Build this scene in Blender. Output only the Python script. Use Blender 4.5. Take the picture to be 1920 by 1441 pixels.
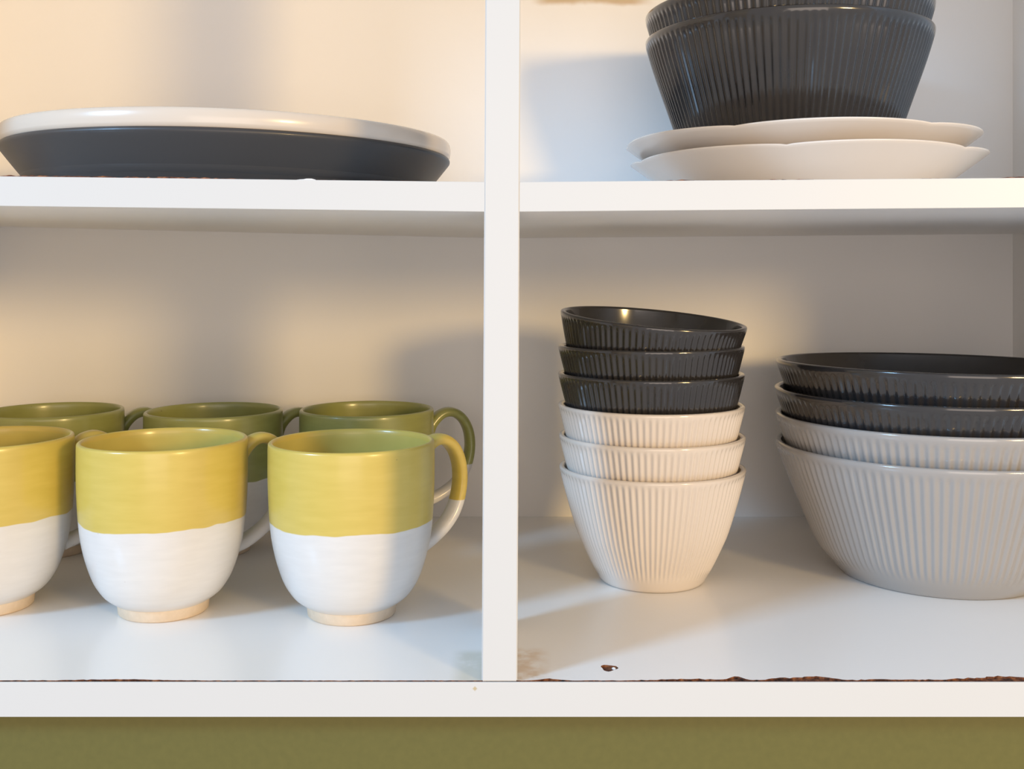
import bpy, bmesh, math, random
from mathutils import Vector, Matrix
random.seed(7)
S = bpy.context.scene
COL = S.collection
for o in list(bpy.data.objects):
    bpy.data.objects.remove(o)

# ------------------------------------------------------------------ camera
# floor of the lower compartment is z = 0, cabinet front plane is y = 0
cam_d = bpy.data.cameras.new('camera')
cam = bpy.data.objects.new('camera', cam_d)
COL.objects.link(cam)
cam.location = (0.0, -0.508, 0.193)
cam.rotation_euler = (math.radians(90), 0, 0)
cam_d.sensor_width = 36
cam_d.lens = 37.5
cam_d.shift_x = 12 / 1920
cam_d.shift_y = -202.5 / 1920
cam_d.clip_start = 0.01
S.camera = cam

# ------------------------------------------------------------------ world, lights, exposure
W = bpy.data.worlds.new('room_air')
S.world = W
W.use_nodes = True
bg = W.node_tree.nodes['Background']
bg.inputs[0].default_value = (0.97, 0.96, 1.0, 1)
bg.inputs[1].default_value = 0.67

def area(name, loc, target, sx, sy, power, color):
    d = bpy.data.lights.new(name, 'AREA')
    d.shape = 'RECTANGLE'; d.size = sx; d.size_y = sy
    d.energy = power; d.color = color
    o = bpy.data.objects.new(name, d); COL.objects.link(o)
    o.location = loc
    o.rotation_euler = (Vector(target) - Vector(loc)).to_track_quat('-Z', 'Y').to_euler()
    return o
# daylight window of the kitchen, to the left and in front of the cabinet
area('daylight_window', (-2.02, -1.50, 1.35), (0, 0.12, 0.15), 0.40, 0.55, 62, (0.34, 0.64, 1.0))
# added unseen warm fill behind the camera, brightens the cabinet interior
area('front_fill', (0.25, -2.60, 0.18), (0, 0.2, 0.15), 1.5, 1.2, 15.0, (1.0, 0.82, 0.69))
# warm lamp of the room, to the right and in front
lamp = bpy.data.lights.new('warm_lamp', 'POINT')
lamp.energy = 104; lamp.color = (1.0, 0.67, 0.27); lamp.shadow_soft_size = 0.16
lo = bpy.data.objects.new('warm_lamp', lamp); COL.objects.link(lo)
lo.location = (1.30, -1.68, 0.49)
S.view_settings.view_transform = 'Standard'
S.view_settings.look = 'None'
S.view_settings.gamma = 1
S.view_settings.use_curve_mapping = False
S.view_settings.exposure = -0.02

# ------------------------------------------------------------------ helpers
def lin(r, g, b):
    f = lambda c: (c / 255 / 12.92) if c / 255 <= 0.04045 else ((c / 255 + 0.055) / 1.055) ** 2.4
    return (f(r), f(g), f(b), 1)

class Mat:
    def __init__(s, name, col, rough=0.5, coat=0.0, spec=0.5):
        m = bpy.data.materials.new(name); m.use_nodes = True
        s.m = m; s.nt = m.node_tree; s.b = s.nt.nodes['Principled BSDF']
        s.b.inputs['Base Color'].default_value = col
        s.b.inputs['Roughness'].default_value = rough
        s.b.inputs['Coat Weight'].default_value = coat
        s.b.inputs['Coat Roughness'].default_value = 0.06
        s.b.inputs['Specular IOR Level'].default_value = spec
    def n(s, t, **kw):
        x = s.nt.nodes.new(t)
        for k, v in kw.items(): setattr(x, k, v)
        return x
    def l(s, a, b): s.nt.links.new(a, b)
    def coord(s):
        return s.n('ShaderNodeTexCoord').outputs['Object']
    def noise(s, scale, detail=4, vec=None):
        x = s.n('ShaderNodeTexNoise')
        x.inputs['Scale'].default_value = scale; x.inputs['Detail'].default_value = detail
        s.l(vec if vec is not None else s.coord(), x.inputs['Vector'])
        return x.outputs['Fac']
    def ramp(s, fac, stops):
        r = s.n('ShaderNodeValToRGB')
        e = r.color_ramp.elements
        while len(e) < len(stops): e.new(0.5)
        for i, (p, c) in enumerate(stops): e[i].position = p; e[i].color = c
        s.l(fac, r.inputs[0]); return r.outputs[0]
    def math(s, op, a, b=None):
        x = s.n('ShaderNodeMath', operation=op)
        for i, v in enumerate((a, b)):
            if v is None: continue
            if isinstance(v, (int, float)): x.inputs[i].default_value = v
            else: s.l(v, x.inputs[i])
        return x.outputs[0]
    def mix(s, fac, a, b):
        x = s.n('ShaderNodeMix', data_type='RGBA')
        s.l(fac, x.inputs[0])
        for i, v in ((6, a), (7, b)):
            if isinstance(v, tuple): x.inputs[i].default_value = v
            else: s.l(v, x.inputs[i])
        return x.outputs[2]
    def smooth(s, v, a, b):
        x = s.n('ShaderNodeMapRange', interpolation_type='SMOOTHSTEP')
        s.l(v, x.inputs[0]); x.inputs[1].default_value = a; x.inputs[2].default_value = b
        return x.outputs[0]
    def color(s, sock): s.l(sock, s.b.inputs['Base Color'])
    def bump(s, h, strength, dist=0.001):
        x = s.n('ShaderNodeBump'); x.inputs['Strength'].default_value = strength
        x.inputs['Distance'].default_value = dist
        s.l(h, x.inputs['Height']); s.l(x.outputs[0], s.b.inputs['Normal'])

def mobj(name, bm, mats, parent=None, smooth=False, kind=None, label=None):
    me = bpy.data.meshes.new(name)
    bmesh.ops.recalc_face_normals(bm, faces=bm.faces)
    bm.to_mesh(me); bm.free()
    for m in (mats if isinstance(mats, (list, tuple)) else [mats]): me.materials.append(m.m)
    if smooth:
        for p in me.polygons: p.use_smooth = True
    o = bpy.data.objects.new(name, me); COL.objects.link(o)
    if parent: o.parent = parent
    if kind: o['kind'] = kind
    if label: o['label'] = label
    return o

def thing(name, label, cat, loc=(0, 0, 0), rot=(0, 0, 0), group=None):
    o = bpy.data.objects.new(name, None); COL.objects.link(o)
    o.empty_display_size = 0.02
    o.location = loc; o.rotation_euler = rot
    o['label'] = label; o['category'] = cat
    if group: o['group'] = group
    return o

def tag(o, label, cat, group=None):
    o['label'] = label; o['category'] = cat
    if group: o['group'] = group
    return o

def hexa(bm, v):
    """8 corner points: bottom 4 (ccw) then top 4"""
    vs = [bm.verts.new(p) for p in v]
    for f in ((0, 1, 2, 3), (4, 5, 6, 7), (0, 1, 5, 4), (1, 2, 6, 5), (2, 3, 7, 6), (3, 0, 4, 7)):
        bm.faces.new([vs[i] for i in f])

def box(x0, x1, y0, y1, z0, z1, bev=0.0):
    bm = bmesh.new()
    hexa(bm, [(x0, y0, z0), (x1, y0, z0), (x1, y1, z0), (x0, y1, z0),
              (x0, y0, z1), (x1, y0, z1), (x1, y1, z1), (x0, y1, z1)])
    if bev:
        bmesh.ops.bevel(bm, geom=list(bm.edges), offset=bev, segments=2, affect='EDGES', profile=0.5)
    return bm

def spline(pts, n):
    """Catmull-Rom samples through 2D points, n samples per span"""
    out = []
    P = [pts[0]] + list(pts) + [pts[-1]]
    for i in range(1, len(P) - 2):
        p0, p1, p2, p3 = P[i - 1], P[i], P[i + 1], P[i + 2]
        for k in range(n):
            t = k / n
            out.append(tuple(0.5 * (2 * b + (c - a) * t + (2 * a - 5 * b + 4 * c - d) * t * t + (3 * b - a - 3 * c + d) * t ** 3)
                             for a, b, c, d in zip(p0, p1, p2, p3)))
    out.append(tuple(pts[-1]))
    return out

def sstep(a, b, x):
    t = max(0, min(1, (x - a) / (b - a))); return t * t * (3 - 2 * t)

def lathe(prof, segs, fn=None, matidx=None):
    """prof: (r,z) list from one axis end to the other; fn(i,theta,r,z)->(r,z)"""
    bm = bmesh.new(); rings = []
    for i, (r, z) in enumerate(prof):
        if r < 1e-6:
            rings.append([bm.verts.new((0, 0, z))])
        else:
            ring = []
            for k in range(segs):
                th = 2 * math.pi * k / segs
                rr, zz = fn(i, th, r, z) if fn else (r, z)
                ring.append(bm.verts.new((rr * math.cos(th), rr * math.sin(th), zz)))
            rings.append(ring)
    for i in range(len(rings) - 1):
        a, b = rings[i], rings[i + 1]
        for k in range(segs):
            k2 = (k + 1) % segs
            if len(a) == 1: f = bm.faces.new((a[0], b[k], b[k2]))
            elif len(b) == 1: f = bm.faces.new((a[k], a[k2], b[0]))
            else: f = bm.faces.new((a[k], a[k2], b[k2], b[k]))
            if matidx: f.material_index = matidx(i)
    return bm

# ------------------------------------------------------------------ materials
lam = Mat('white_laminate', lin(244, 242, 239), 0.34)
lam.bump(lam.noise(900, 3), 0.03, 0.0004)
back_m = Mat('white_back_board', lin(243, 240, 236), 0.55)
# the floor laminate: yellow glue smears beside the post
flo = Mat('worn_white_laminate', lin(243, 241, 238), 0.24)
co = flo.coord()
sx = flo.n('ShaderNodeSeparateXYZ'); flo.l(co, sx.inputs[0])
X, Y = sx.outputs[0], sx.outputs[1]
nz = flo.noise(160, 5, co)
nz2 = flo.noise(60, 3, co)
def stain(xa, xb, ya, yb, e, thr):
    ax = flo.math('MULTIPLY', flo.smooth(X, xa - e, xa), flo.smooth(X, xb + e, xb))
    ay = flo.math('MULTIPLY', flo.smooth(Y, ya - e, ya), flo.smooth(Y, yb + e, yb))
    m = flo.math('MULTIPLY', ax, ay)
    return flo.math('MULTIPLY', m, flo.smooth(flo.math('ADD', flo.math('MULTIPLY', nz, 0.6), flo.math('MULTIPLY', nz2, 0.5)), thr, thr + 0.3))
s1 = stain(0.004, 0.0125, 0.004, 0.038, 0.012, 0.36)
s2 = stain(-0.019, -0.012, 0.002, 0.036, 0.010, 0.26)
c1 = flo.mix(flo.math('MULTIPLY', s1, 0.55), lin(243, 241, 238), lin(205, 165, 112))
c2 = flo.mix(flo.math('MULTIPLY', s2, 0.55), c1, lin(200, 198, 178))
flo.color(c2)
flo.bump(flo.noise(700, 3), 0.03, 0.0004)

rail_m = Mat('rail_laminate', lin(204, 205, 204), 0.4)
rs = rail_m.n('ShaderNodeSeparateXYZ'); rail_m.l(rail_m.coord(), rs.inputs[0])
dd = rail_m.math('ADD', rail_m.math('ABSOLUTE', rail_m.math('ADD', rs.outputs[0], 0.0146)), rail_m.math('ABSOLUTE', rail_m.math('ADD', rs.outputs[2], 0.0030)))
rail_m.color(rail_m.mix(rail_m.smooth(dd, 0.0016, 0.0006), lin(204, 205, 204), lin(186, 172, 140)))
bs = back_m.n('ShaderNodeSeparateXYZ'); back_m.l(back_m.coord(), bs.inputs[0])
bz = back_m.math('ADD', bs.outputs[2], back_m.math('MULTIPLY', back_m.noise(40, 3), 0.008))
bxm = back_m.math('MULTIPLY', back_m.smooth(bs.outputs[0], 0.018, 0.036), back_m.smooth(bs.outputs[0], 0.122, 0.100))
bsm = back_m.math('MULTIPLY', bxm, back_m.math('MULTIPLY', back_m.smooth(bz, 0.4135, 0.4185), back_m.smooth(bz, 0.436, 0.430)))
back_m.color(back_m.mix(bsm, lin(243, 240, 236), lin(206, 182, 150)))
chip = Mat('raw_chipboard', lin(120, 72, 45), 0.9)
chip.color(chip.ramp(chip.noise(420, 5), [(0.30, lin(30, 18, 12)), (0.5, lin(104, 60, 38)), (0.68, lin(156, 100, 60))]))
chip.bump(chip.noise(500, 4), 0.8, 0.001)
grn = Mat('olive_wall_paint', lin(128, 124, 66), 0.55)
grn.color(grn.ramp(grn.noise(260, 6), [(0.3, lin(97, 93, 40)), (0.7, lin(102, 97, 43))]))
grn.bump(grn.noise(420, 4), 0.05, 0.0006)

dark = Mat('charcoal_glaze', lin(66, 63, 63), 0.16, 0.6)
dark.color(dark.ramp(dark.noise(40, 3), [(0.3, lin(42, 40, 41)), (0.7, lin(49, 47, 46))]))
dplate = Mat('charcoal_satin_glaze', lin(54, 53, 54), 0.42, 0.1)
cream = Mat('cream_glaze', lin(220, 210, 200), 0.15, 0.5)
shaded_white = Mat('shaded_white_glaze', lin(160, 156, 152), 0.15, 0.5)  # white glaze greyed, shade on the large bowls put into the colour
wplate = Mat('white_porcelain', lin(222, 214, 206), 0.22, 0.3)
oplate = Mat('offwhite_stoneware', lin(210, 198, 184), 0.25, 0.3)
clay = Mat('bare_beige_clay', lin(224, 204, 178), 0.8)
clay.color(clay.ramp(clay.noise(300, 4), [(0.3, lin(220, 200, 174)), (0.7, lin(228, 208, 183))]))

def mug_mat(name, a, b):
    m = Mat(name, a, 0.3, 0.35)
    m.b.inputs['Coat Roughness'].default_value = 0.16
    co = m.coord()
    sp = m.n('ShaderNodeSeparateXYZ'); m.l(co, sp.inputs[0])
    oi = m.n('ShaderNodeObjectInfo')
    ad = m.n('ShaderNodeVectorMath', operation='ADD'); m.l(co, ad.inputs[0])
    m.l(oi.outputs['Location'], ad.inputs[1])
    z = m.math('ADD', sp.outputs[2], m.math('MULTIPLY', m.math('SUBTRACT', m.noise(38, 2, ad.outputs[0]), 0.5), 0.005))
    msk = m.smooth(z, 0.0545, 0.0552)
    sc = m.n('ShaderNodeVectorMath', operation='MULTIPLY'); m.l(ad.outputs[0], sc.inputs[0])
    sc.inputs[1].default_value = (1, 1, 6)
    tone = m.ramp(m.noise(45, 4, sc.outputs[0]), [(0.3, a), (0.7, b)])
    wht = m.ramp(m.noise(60, 3, sc.outputs[0]), [(0.3, lin(214, 212, 209)), (0.7, lin(219, 217, 214))])
    c = m.mix(msk, wht, tone)
    # iron specks of the stoneware
    vo = m.n('ShaderNodeTexVoronoi'); vo.inputs['Scale'].default_value = 95
    m.l(ad.outputs[0], vo.inputs['Vector'])
    sel = m.math('MULTIPLY', m.smooth(vo.outputs['Distance'], 0.075, 0.045),
                 m.smooth(m.noise(30, 1, ad.outputs[0]), 0.60, 0.64))
    m.color(m.mix(m.math('MULTIPLY', sel, 0.75), c, lin(105, 85, 50)))
    m.bump(m.noise(45, 3, sc.outputs[0]), 0.035, 0.001)
    return m
mug_a = mug_mat('olive_and_white_glaze', lin(201, 178, 84), lin(208, 185, 93))
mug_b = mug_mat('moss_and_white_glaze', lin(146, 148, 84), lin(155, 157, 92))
def inside(name, a, b):
    m = Mat(name, a, 0.32, 0.25)
    m.b.inputs['Coat Roughness'].default_value = 0.22
    m.color(m.ramp(m.noise(50, 3), [(0.3, a), (0.7, b)]))
    return m
in_a = inside('olive_glaze', lin(196, 178, 92), lin(204, 186, 100))
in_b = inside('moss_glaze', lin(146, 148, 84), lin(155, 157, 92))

# ------------------------------------------------------------------ setting
w = mobj('wall_back', box(-1.3, 1.3, 0.012, 0.35, -0.75, -0.0171), grn, kind='structure')

# ------------------------------------------------------------------ cabinet
HW, DP, TOP = 0.408, 0.35, 0.56
cab = thing('open_cabinet', 'white laminate open cabinet with centre post, holding all the crockery', 'cabinet')
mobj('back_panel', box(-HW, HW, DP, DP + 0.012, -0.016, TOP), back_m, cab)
for s in (-1, 1):
    mobj('side_panel', box(*sorted((s * HW, s * (HW + 0.018))), 0, DP + 0.012, -0.0165, TOP), lam, cab)
mobj('top_panel', box(-HW, HW, 0, DP, TOP - 0.016, TOP), lam, cab)

# bottom: rail in front, chipboard core, laminate skin with a ragged front edge and a knocked-out chip
mobj('bottom_rail', box(-HW, HW, -0.0005, 0.0006, -0.0165, 0.0, 0.0002), rail_m, cab)
core = mobj('bottom_panel', box(-HW, HW, 0.0007, DP, -0.0165, -0.0011), chip, cab, label='bare brown chipboard board under the white laminate')
edge = []
x = -HW
amp = lambda x: 0.0005 + (0.0012 * sstep(0.03, 0.12, x)) + 0.0004 * sstep(-0.12, -0.2, x)
bumps = [(-0.185, .02, .0012), (0.021, .006, .0018), (0.09, .02, .0012), (0.111, .004, .0032), (0.135, .01, .0022), (0.151, .009, .0034), (0.19, .02, .0008), (0.225, .012, .0018), (0.243, .012, .0035), (0.28, .03, .002)]
bumps = [(a, b, c * 1.3) for a, b, c in bumps]
while x < HW - 0.001:
    y = 0.0016 + amp(x) * random.random() * 0.8
    for bx, bw, bh in bumps: y += bh * math.exp(-((x - bx) / bw) ** 2) * (0.85 + 0.3 * random.random())
    edge.append((x, y)); x += random.uniform(0.0012, 0.003)
edge.append((HW, 0.0012))
hole = []
for k in range(22):
    a = 2 * math.pi * k / 22
    r = 1 + 0.25 * math.sin(3 * a + 1) * random.uniform(0.3, 1)
    hole.append((0.051 + 0.0041 * r * math.cos(a), 0.0182 + 0.0042 * r * math.sin(a)))
bm = bmesh.new()
def loop(bm, pts, z):
    v = [bm.verts.new((p[0], p[1], z)) for p in pts]
    return v, [bm.edges.new((v[i], v[(i + 1) % len(v)])) for i in range(len(v))]
outer = edge + [(HW, DP), (-HW, DP)]
v1, e1 = loop(bm, outer, 0.0); v2, e2 = loop(bm, hole, 0.0)
bmesh.ops.triangle_fill(bm, edges=e1 + e2, use_beauty=True, use_dissolve=False)
for v, es in ((v1, e1), (v2, e2)):
    low = [bm.verts.new((p.co.x, p.co.y, -0.0010)) for p in v]
    for i in range(len(v)):
        j = (i + 1) % len(v)
        bm.faces.new((v[i], v[j], low[j], low[i])).material_index = 1
mobj('laminate_skin', bm, [flo, chip], core, label='worn white laminate top skin with yellow smears')
bm = bmesh.new()
bmesh.ops.create_icosphere(bm, subdivisions=2, radius=1)
for v in bm.verts:
    v.co *= random.uniform(0.8, 1.15)
    v.co = Vector((0.0535 + v.co.x * 0.0011, 0.0188 + v.co.y * 0.0013, -0.0006 + v.co.z * 0.0006))
mobj('laminate_flake', bm, lam, core)

# centre post, leaning very slightly
bm = bmesh.new()
zt = TOP - 0.016
def pxl(z): return (-0.0114 + 0.0054 * z, 0.0056 + 0.0047 * z)
a, b = pxl(0); c, d = pxl(zt)
PD = 0.078
hexa(bm, [(a, 0, 0.0002), (b, 0, 0.0002), (b, PD, 0.0002), (a, PD, 0.0002), (c, 0, zt), (d, 0, zt), (d, PD, zt), (c, PD, zt)])
bmesh.ops.bevel(bm, geom=list(bm.edges), offset=0.0005, segments=2, affect='EDGES')
mobj('centre_post', bm, rail_m, cab)

# shelf boards: left one sags towards the post, right one rises slightly to the right
def shelf_z(x):  return 0.2380 + (-(x + 0.011) * 0.0118 if x < 0 else (x - 0.007) * 0.0083)
TH = 0.0142
def board(x0, x1, warp0, name):
    bm = bmesh.new(); y0 = 0.0018
    za, zb = shelf_z(x0), shelf_z(x1)
    hexa(bm, [(x0, y0, za - TH + .0003), (x1, y0, zb - TH + .0003), (x1, DP, zb - TH), (x0, DP, za - TH + warp0),
              (x0, y0, za - .0002), (x1, y0, zb - .0002), (x1, DP, zb - .0002), (x0, DP, za - .0002)])
    # tongue behind the centre post, where the two boards meet
    xm = -0.0018
    xe, xo = (x1, xm) if x0 < -0.1 else (x0, xm)
    t0, t1 = min(xe, xo), max(xe, xo); zr = shelf_z(xe)
    hexa(bm, [(t0, PD + .0002, zr - TH), (t1, PD + .0002, zr - TH), (t1, DP, zr - TH), (t0, DP, zr - TH),
              (t0, PD + .0002, zr - .0002), (t1, PD + .0002, zr - .0002), (t1, DP, zr - .0002), (t0, DP, zr - .0002)])
    bo = mobj('shelf_board', bm, lam, cab)
    bm = bmesh.new()
    hexa(bm, [(x0, .0004, za - TH), (x1, .0004, zb - TH), (x1, .0018, zb - TH), (x0, .0018, za - TH),
              (x0, .0004, za), (x1, .0004, zb), (x1, .0018, zb), (x0, .0018, za)])
    bmesh.ops.bevel(bm, geom=list(bm.edges), offset=0.0002, segments=1, affect='EDGES')
    mobj('edge_band', bm, rail_m, bo)
    return bo
bl = board(-HW, -0.0098, 0.0045, 'l')
br = board(0.0064, HW, 0.0, 'r')
def splinters(parent, spans, hmax, mat, name):
    """raised rough chipboard fibre along the front top edge"""
    bm = bmesh.new()
    for x0, x1, k in spans:
        prev = None; x = x0
        while x < x1:
            z = shelf_z(x); h = hmax * k * random.uniform(0.25, 1.0) * min(1, (x - x0 + .002) / .01, (x1 - x + .002) / .01)
            cur = [bm.verts.new((x, .0014, z)), bm.verts.new((x, .0022, z + h)), bm.verts.new((x, .0045, z + h * .7)), bm.verts.new((x, .006, z - .0003))]
            if prev:
                for i in range(3): bm.faces.new((prev[i], prev[i + 1], cur[i + 1], cur[i]))
            prev = cur; x += random.uniform(.001, .003)
    return mobj(name, bm, mat, parent, kind='stuff')
splinters(bl, [(-0.34, -0.125, 1.0), (-0.125, -0.03, .35)], 0.0009, chip, 'chipped_edge')
splinters(br, [(0.075, 0.092, .8), (0.115, 0.15, .5), (0.195, 0.21, .5), (0.235, 0.30, .9)], 0.0010, chip, 'chipped_edge')
splinters(bl, [(-0.100, -0.088, 1.0)], 0.0014, lam, 'laminate_flake')

# ------------------------------------------------------------------ mugs
def mug_proto(mat, inm):
    t = thing('mug', '', 'mug')
    out = spline([(0.0262, 0.0068), (0.0299, 0.0092), (0.0338, 0.0128), (0.0383, 0.0200), (0.0416, 0.0290), (0.0441, 0.0385), (0.0458, 0.0490),
                  (0.0468, 0.0620), (0.0474, 0.0780), (0.0474, 0.0930)], 4)
    lip = spline([(0.0474, 0.0930), (0.0473, 0.0975), (0.0467, 0.0988), (0.0456, 0.0992), (0.0446, 0.0984), (0.0441, 0.0960)], 3)[1:]
    inn = spline([(0.0441, 0.0960), (0.0438, 0.0780), (0.0428, 0.0560), (0.0396, 0.0360), (0.0330, 0.0220), (0.0200, 0.0142), (0.0, 0.0130)], 4)[1:]
    prof = [(0.0, 0.0062)] + out + lip + inn
    ni = 1 + len(out) + len(lip) - 1
    wob = lambda i, th, r, z: (r * (1 + 0.004 * math.sin(2 * th + 1) * (z / .1)), z)
    mobj('body', lathe(prof, 96, wob, lambda i: 1 if i >= ni else 0), [mat, inm], t, True)
    fp = [(0.0205, 0.0059), (0.0205, 0.0010), (0.0222, 0.0), (0.0240, 0.0), (0.0251, 0.0009), (0.0257, 0.0062), (0.0264, 0.0072)]
    mobj('foot_ring', lathe(fp, 64), clay, t, True, label='unglazed beige clay foot ring')
    # strap handle, points along +x
    path = spline([(0.0452, 0.0800), (0.0490, 0.0865), (0.0560, 0.0925), (0.0640, 0.0935), (0.0715, 0.0890), (0.0765, 0.0800), (0.0780, 0.0690),
                   (0.0765, 0.0580), (0.0725, 0.0485), (0.0660, 0.0410), (0.0580, 0.0355), (0.0500, 0.0318), (0.0425, 0.0305)], 4)
    bm = bmesh.new(); prev = None; n = 14
    for i, (px, pz) in enumerate(path):
        a = path[max(0, i - 1)]; b = path[min(len(path) - 1, i + 1)]
        tx, tz = b[0] - a[0], b[1] - a[1]; L = math.hypot(tx, tz); nx, nzz = tz / L, -tx / L
        u = i / (len(path) - 1)
        flare = 1 + 0.35 * (abs(2 * u - 1) ** 6)
        ring = []
        for k in range(n):
            a = 2 * math.pi * k / n
            ca, sa = math.cos(a), math.sin(a)
            e = 0.75
            hw = 0.0060 * flare * math.copysign(abs(ca) ** e, ca)
            ht = 0.0034 * flare * math.copysign(abs(sa) ** e, sa)
            ring.append(bm.verts.new((px + nx * ht, hw, pz + nzz * ht)))
        if prev:
            for k in range(n): bm.faces.new((prev[k], prev[(k + 1) % n], ring[(k + 1) % n], ring[k]))
        else: bm.faces.new(ring)
        prev = ring
    bm.faces.new(prev)
    mobj('handle', bm, mat, t, True)
    return t

def dup(root, loc, rot, label, group=None):
    r = root.copy(); COL.objects.link(r); r.location = loc; r.rotation_euler = rot; r['label'] = label
    if group: r['group'] = group
    for ch in list(root.children):
        c = ch.copy(); COL.objects.link(c); c.parent = r
    return r

R = math.radians
MG = 'two-tone mugs on the bottom of the cabinet'
def mugs(mat, inm, spots):
    p = None
    for x, y, a, lab in spots:
        if p is None:
            p = mug_proto(mat, inm); p.location = (x, y, 0); p.rotation_euler = (0, 0, R(a)); p['label'] = lab; p['group'] = MG
        else:
            dup(p, (x, y, 0), (0, 0, R(a)), lab, MG)
mugs(mug_a, in_a, [
    (-0.0882, 0.1045, 40, 'olive over white mug in the front row, nearest the centre post'),
    (-0.1980, 0.1100, 40, 'olive over white mug in the middle of the front row'),
    (-0.3035, 0.1170, 42, 'olive over white front mug cut off by the left photo edge')])
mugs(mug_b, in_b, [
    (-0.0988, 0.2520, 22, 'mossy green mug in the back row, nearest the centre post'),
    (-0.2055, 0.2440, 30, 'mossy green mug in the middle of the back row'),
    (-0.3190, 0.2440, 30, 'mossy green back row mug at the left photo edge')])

# ------------------------------------------------------------------ ribbed bowls
def ribbed(name, outer, H, ribs, A, za, zb, t_rim, nest, mat):
    """outer: (r,z) points foot to rim; ribs between za and zb; nest: height at which the next bowl sits"""
    o = spline(outer, 7)
    R0 = outer[-1][0]
    no = len(o)
    lip = [(R0 + .0002, H - .0010), (R0 - .0002, H - .0003), (R0 - t_rim * .5, H), (R0 - t_rim + .0002, H - .0004), (R0 - t_rim, H - .0014)]
    def rout(z):
        for (r1, z1), (r2, z2) in zip(o, o[1:]):
            if z1 <= z <= z2: return r1 + (r2 - r1) * (z - z1) / max(1e-9, z2 - z1)
        return R0
    rb = outer[0][0]
    inn = []
    zf = nest - .0004
    t_low = min(rout(nest) - rb - .0012, .0055)
    for k in range(11):
        z = (H - .006) + (zf + .001 - (H - .006)) * k / 10
        u = k / 10
        inn.append((rout(z) - (t_rim + (t_low - t_rim) * u ** 1.5), z))
    prof = [(0, 0.0012), (rb - .004, 0.0012), (rb - .0028, 0.0)] + o + lip + inn + [(inn[-1][0] - .002, zf), (0, zf)]
    first = 3
    def fn(i, th, r, z):
        if first <= i < first + no:
            e = sstep(za - .006, za + .004, z) * (1 - sstep(zb - .002, zb + .0015, z))
            c = math.cos(ribs * th)
            return (r + A * e * (abs(c) ** 0.8 * math.copysign(1, c)) * (r / R0) ** .5 - A * e, z)
        return (r, z)
    return mobj(name, lathe(prof, ribs * 6, fn), mat, None, True)

def stack(proto_fn, items, group):
    protos = {}
    for mat, loc, rot, lab in items:
        if mat.m.name not in protos:
            o = proto_fn(mat); protos[mat.m.name] = o
        else:
            o = protos[mat.m.name].copy(); COL.objects.link(o)
        o.location = loc; o.rotation_euler = rot
        tag(o, lab, 'bowl', group)

SX, SY = 0.0934, 0.174
small = lambda m: ribbed('small_ribbed_bowl', [(.0325, .0004), (.0345, .0030), (.0394, .0120), (.0441, .0220), (.0486, .0330), (.0545, .0530), (.0588, .0700)],
                         .0724, 92, .0005, .012, .0688, .0032, .0150, m)
G = 'small ribbed bowls in the stack right of the post'
stack(small, [
    (cream, (SX, SY, 0), (0, 0, 0), 'small cream ribbed bowl at the bottom of the stack, shown whole'),
    (cream, (SX - .0002, SY, .0202), (0, 0, .3), 'small cream ribbed bowl second from the bottom of its stack'),
    (cream, (SX - .0006, SY, .0397), (0, 0, .7), 'small cream ribbed bowl directly under the three charcoal ones'),
    (dark, (SX - .0008, SY, .0596), (0, 0, .2), 'small charcoal ribbed bowl resting directly on the cream bowls'),
    (dark, (SX - .0008, SY, .0770), (0, 0, .9), 'small charcoal ribbed bowl in the middle of the three charcoal ones'),
    (dark, (SX - .0052, SY + .003, .0950), (R(4.0), R(4.6), 0), 'small charcoal ribbed bowl tilted on top of its stack')], G)

LX, LY = 0.282, 0.189
large = lambda m: ribbed('large_ribbed_bowl', [(.0614, .0004), (.0640, .0030), (.0710, .0105), (.0784, .0210), (.0885, .0450), (.0970, .0660), (.1024, .0815)],
                         .0843, 118, .0005, .015, .0785, .0038, .0170, m)
G = 'large ribbed bowls in the stack at the right edge'
stack(large, [
    (shaded_white, (LX, LY, 0), (0, 0, 0), 'large white ribbed bowl, greyed for shade, at the bottom of the right stack'),
    (shaded_white, (LX, LY, .0184), (0, 0, .4), 'large white ribbed bowl, greyed for shade, nested second from the bottom'),
    (dark, (LX - .0006, LY, .0354), (0, 0, .2), 'large charcoal ribbed bowl under the top bowl of the right stack'),
    (dark, (LX - .0002, LY, .0528), (0, R(.8), .6), 'large charcoal ribbed bowl on top of the right stack, open inside visible')], G)

# ------------------------------------------------------------------ scalloped plates with deep bowls on them
def scalloped(name, mat, th0):
    Rr, H = 0.1155, 0.0315
    o = spline([(.066, 0.0004), (.070, .0022), (.082, .0075), (.096, .0165), (.107, .0245), (Rr - .0022, H - .0024)], 5)
    lip = [(Rr - .0004, H - .0011), (Rr, H - .0004), (Rr - .0006, H), (Rr - .0022, H - .0003)]
    inn = spline([(.1095, .0278), (.0960, .0196), (.0830, .0128), (.0740, .0107), (.0600, .0104)], 4)
    prof = [(0, .0018), (.062, .0018), (.0635, 0.0)] + o + lip + inn + [(0, .0104)]
    def fn(i, th, r, z):
        u = sstep(.070, Rr, r)
        s = abs(math.sin(3 * (th - th0))) ** 0.55
        # pointed lobes: small ogee tip in the middle of each notch
        return (r * (1 - .020 * (1 - s) * u), z - .0018 * (1 - s) * u)
    return mobj(name, lathe(prof, 216, fn), mat, None, True)
sz = shelf_z(0.2)
PG = 'scalloped white plates under the deep bowls'
p1 = scalloped('scalloped_plate', wplate, R(-90 - 20))
p1.location = (0.2005, 0.2120, sz); p1.rotation_euler = (0, -R(.45), 0)
tag(p1, 'white plate with scalloped rim lying on the shelf, lower of two', 'plate', PG)
p2 = scalloped('scalloped_plate', wplate, R(-90 - 33))
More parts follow.
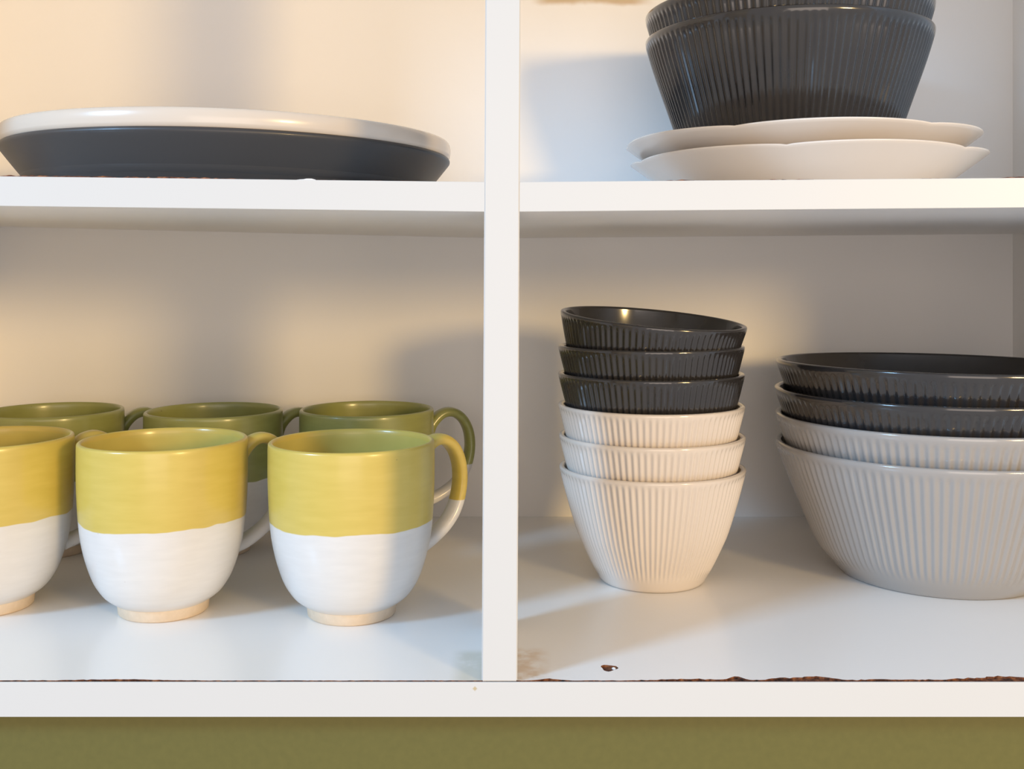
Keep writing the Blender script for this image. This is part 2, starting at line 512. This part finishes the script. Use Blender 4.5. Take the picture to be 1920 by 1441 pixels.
p2.location = (0.1965, 0.2120, sz + .0125); p2.rotation_euler = (0, -R(.45), 0)
tag(p2, 'white plate with scalloped rim directly under the deep charcoal bowls', 'plate', PG)
BX, BY, BZ = 0.1945, 0.232, sz + .0125 + .0112
k = .942; q = 1.12
deep = lambda m: ribbed('deep_ribbed_bowl', [(.0614 * k, .0004), (.0640 * k, .0030 * q), (.0710 * k, .0105 * q), (.0784 * k, .0210 * q), (.0885 * k, .0450 * q), (.0970 * k, .0660 * q), (.1024 * k, .0815 * q)],
                        .0843 * q, 112, .0006, .016, .0880, .0042, .0166, m)
stack(deep, [
    (dark, (BX, BY, BZ), (0, 0, 0), 'deep charcoal ribbed bowl standing on the scalloped plates'),
    (dark, (BX, BY, BZ + .0172), (0, 0, .5), 'deep charcoal ribbed bowl nested on top, cut by the upper photo edge')],
    'deep ribbed bowls on the scalloped plates')

# ------------------------------------------------------------------ dinner plates at left
def plate(name, mat, Rr, H, foot, lipw):
    a, b = (foot + .0004, .0012), (Rr - .0004, H - lipw)
    o = [(foot, .0004)] + [(a[0] + (b[0] - a[0]) * k / 12, a[1] + (b[1] - a[1]) * k / 12 - .0006 * math.sin(math.pi * k / 12)) for k in range(13)]
    lip = spline([(Rr - .0004, H - lipw), (Rr, H - lipw * .6), (Rr - .0006, H - lipw * .2), (Rr - .0022, H), (Rr - .0045, H - .0008)], 3)[1:]
    inn = spline([(Rr - .010, H - .0050), (foot + (Rr - foot) * .45, .0125), (foot + .002, .0088), (foot - .012, .0078)], 4)
    prof = [(0, .0015), (foot - .004, .0015), (foot - .0025, 0.0)] + o + lip + inn + [(0, .0078)]
    return mobj(name, lathe(prof, 160), mat, None, True)
sl = shelf_z(-0.181)
tl = math.atan(0.0118)
PG = 'dinner plates stacked on the left shelf'
d1 = plate('dinner_plate', dplate, .1434, .0334, .1190, .0035)
d1.location = (-0.1812, 0.2045, sl + .0002); d1.rotation_euler = (0, tl, 0)
tag(d1, 'large charcoal dinner plate lying on the left shelf', 'plate', PG)
d2 = plate('dinner_plate', oplate, .1440, .0352, .1145, .0090)
d2.location = (-0.1812, 0.2045, sl + .0087); d2.rotation_euler = (0, tl, 0)
tag(d2, 'large beige-white dinner plate nested inside the charcoal one', 'plate', PG)
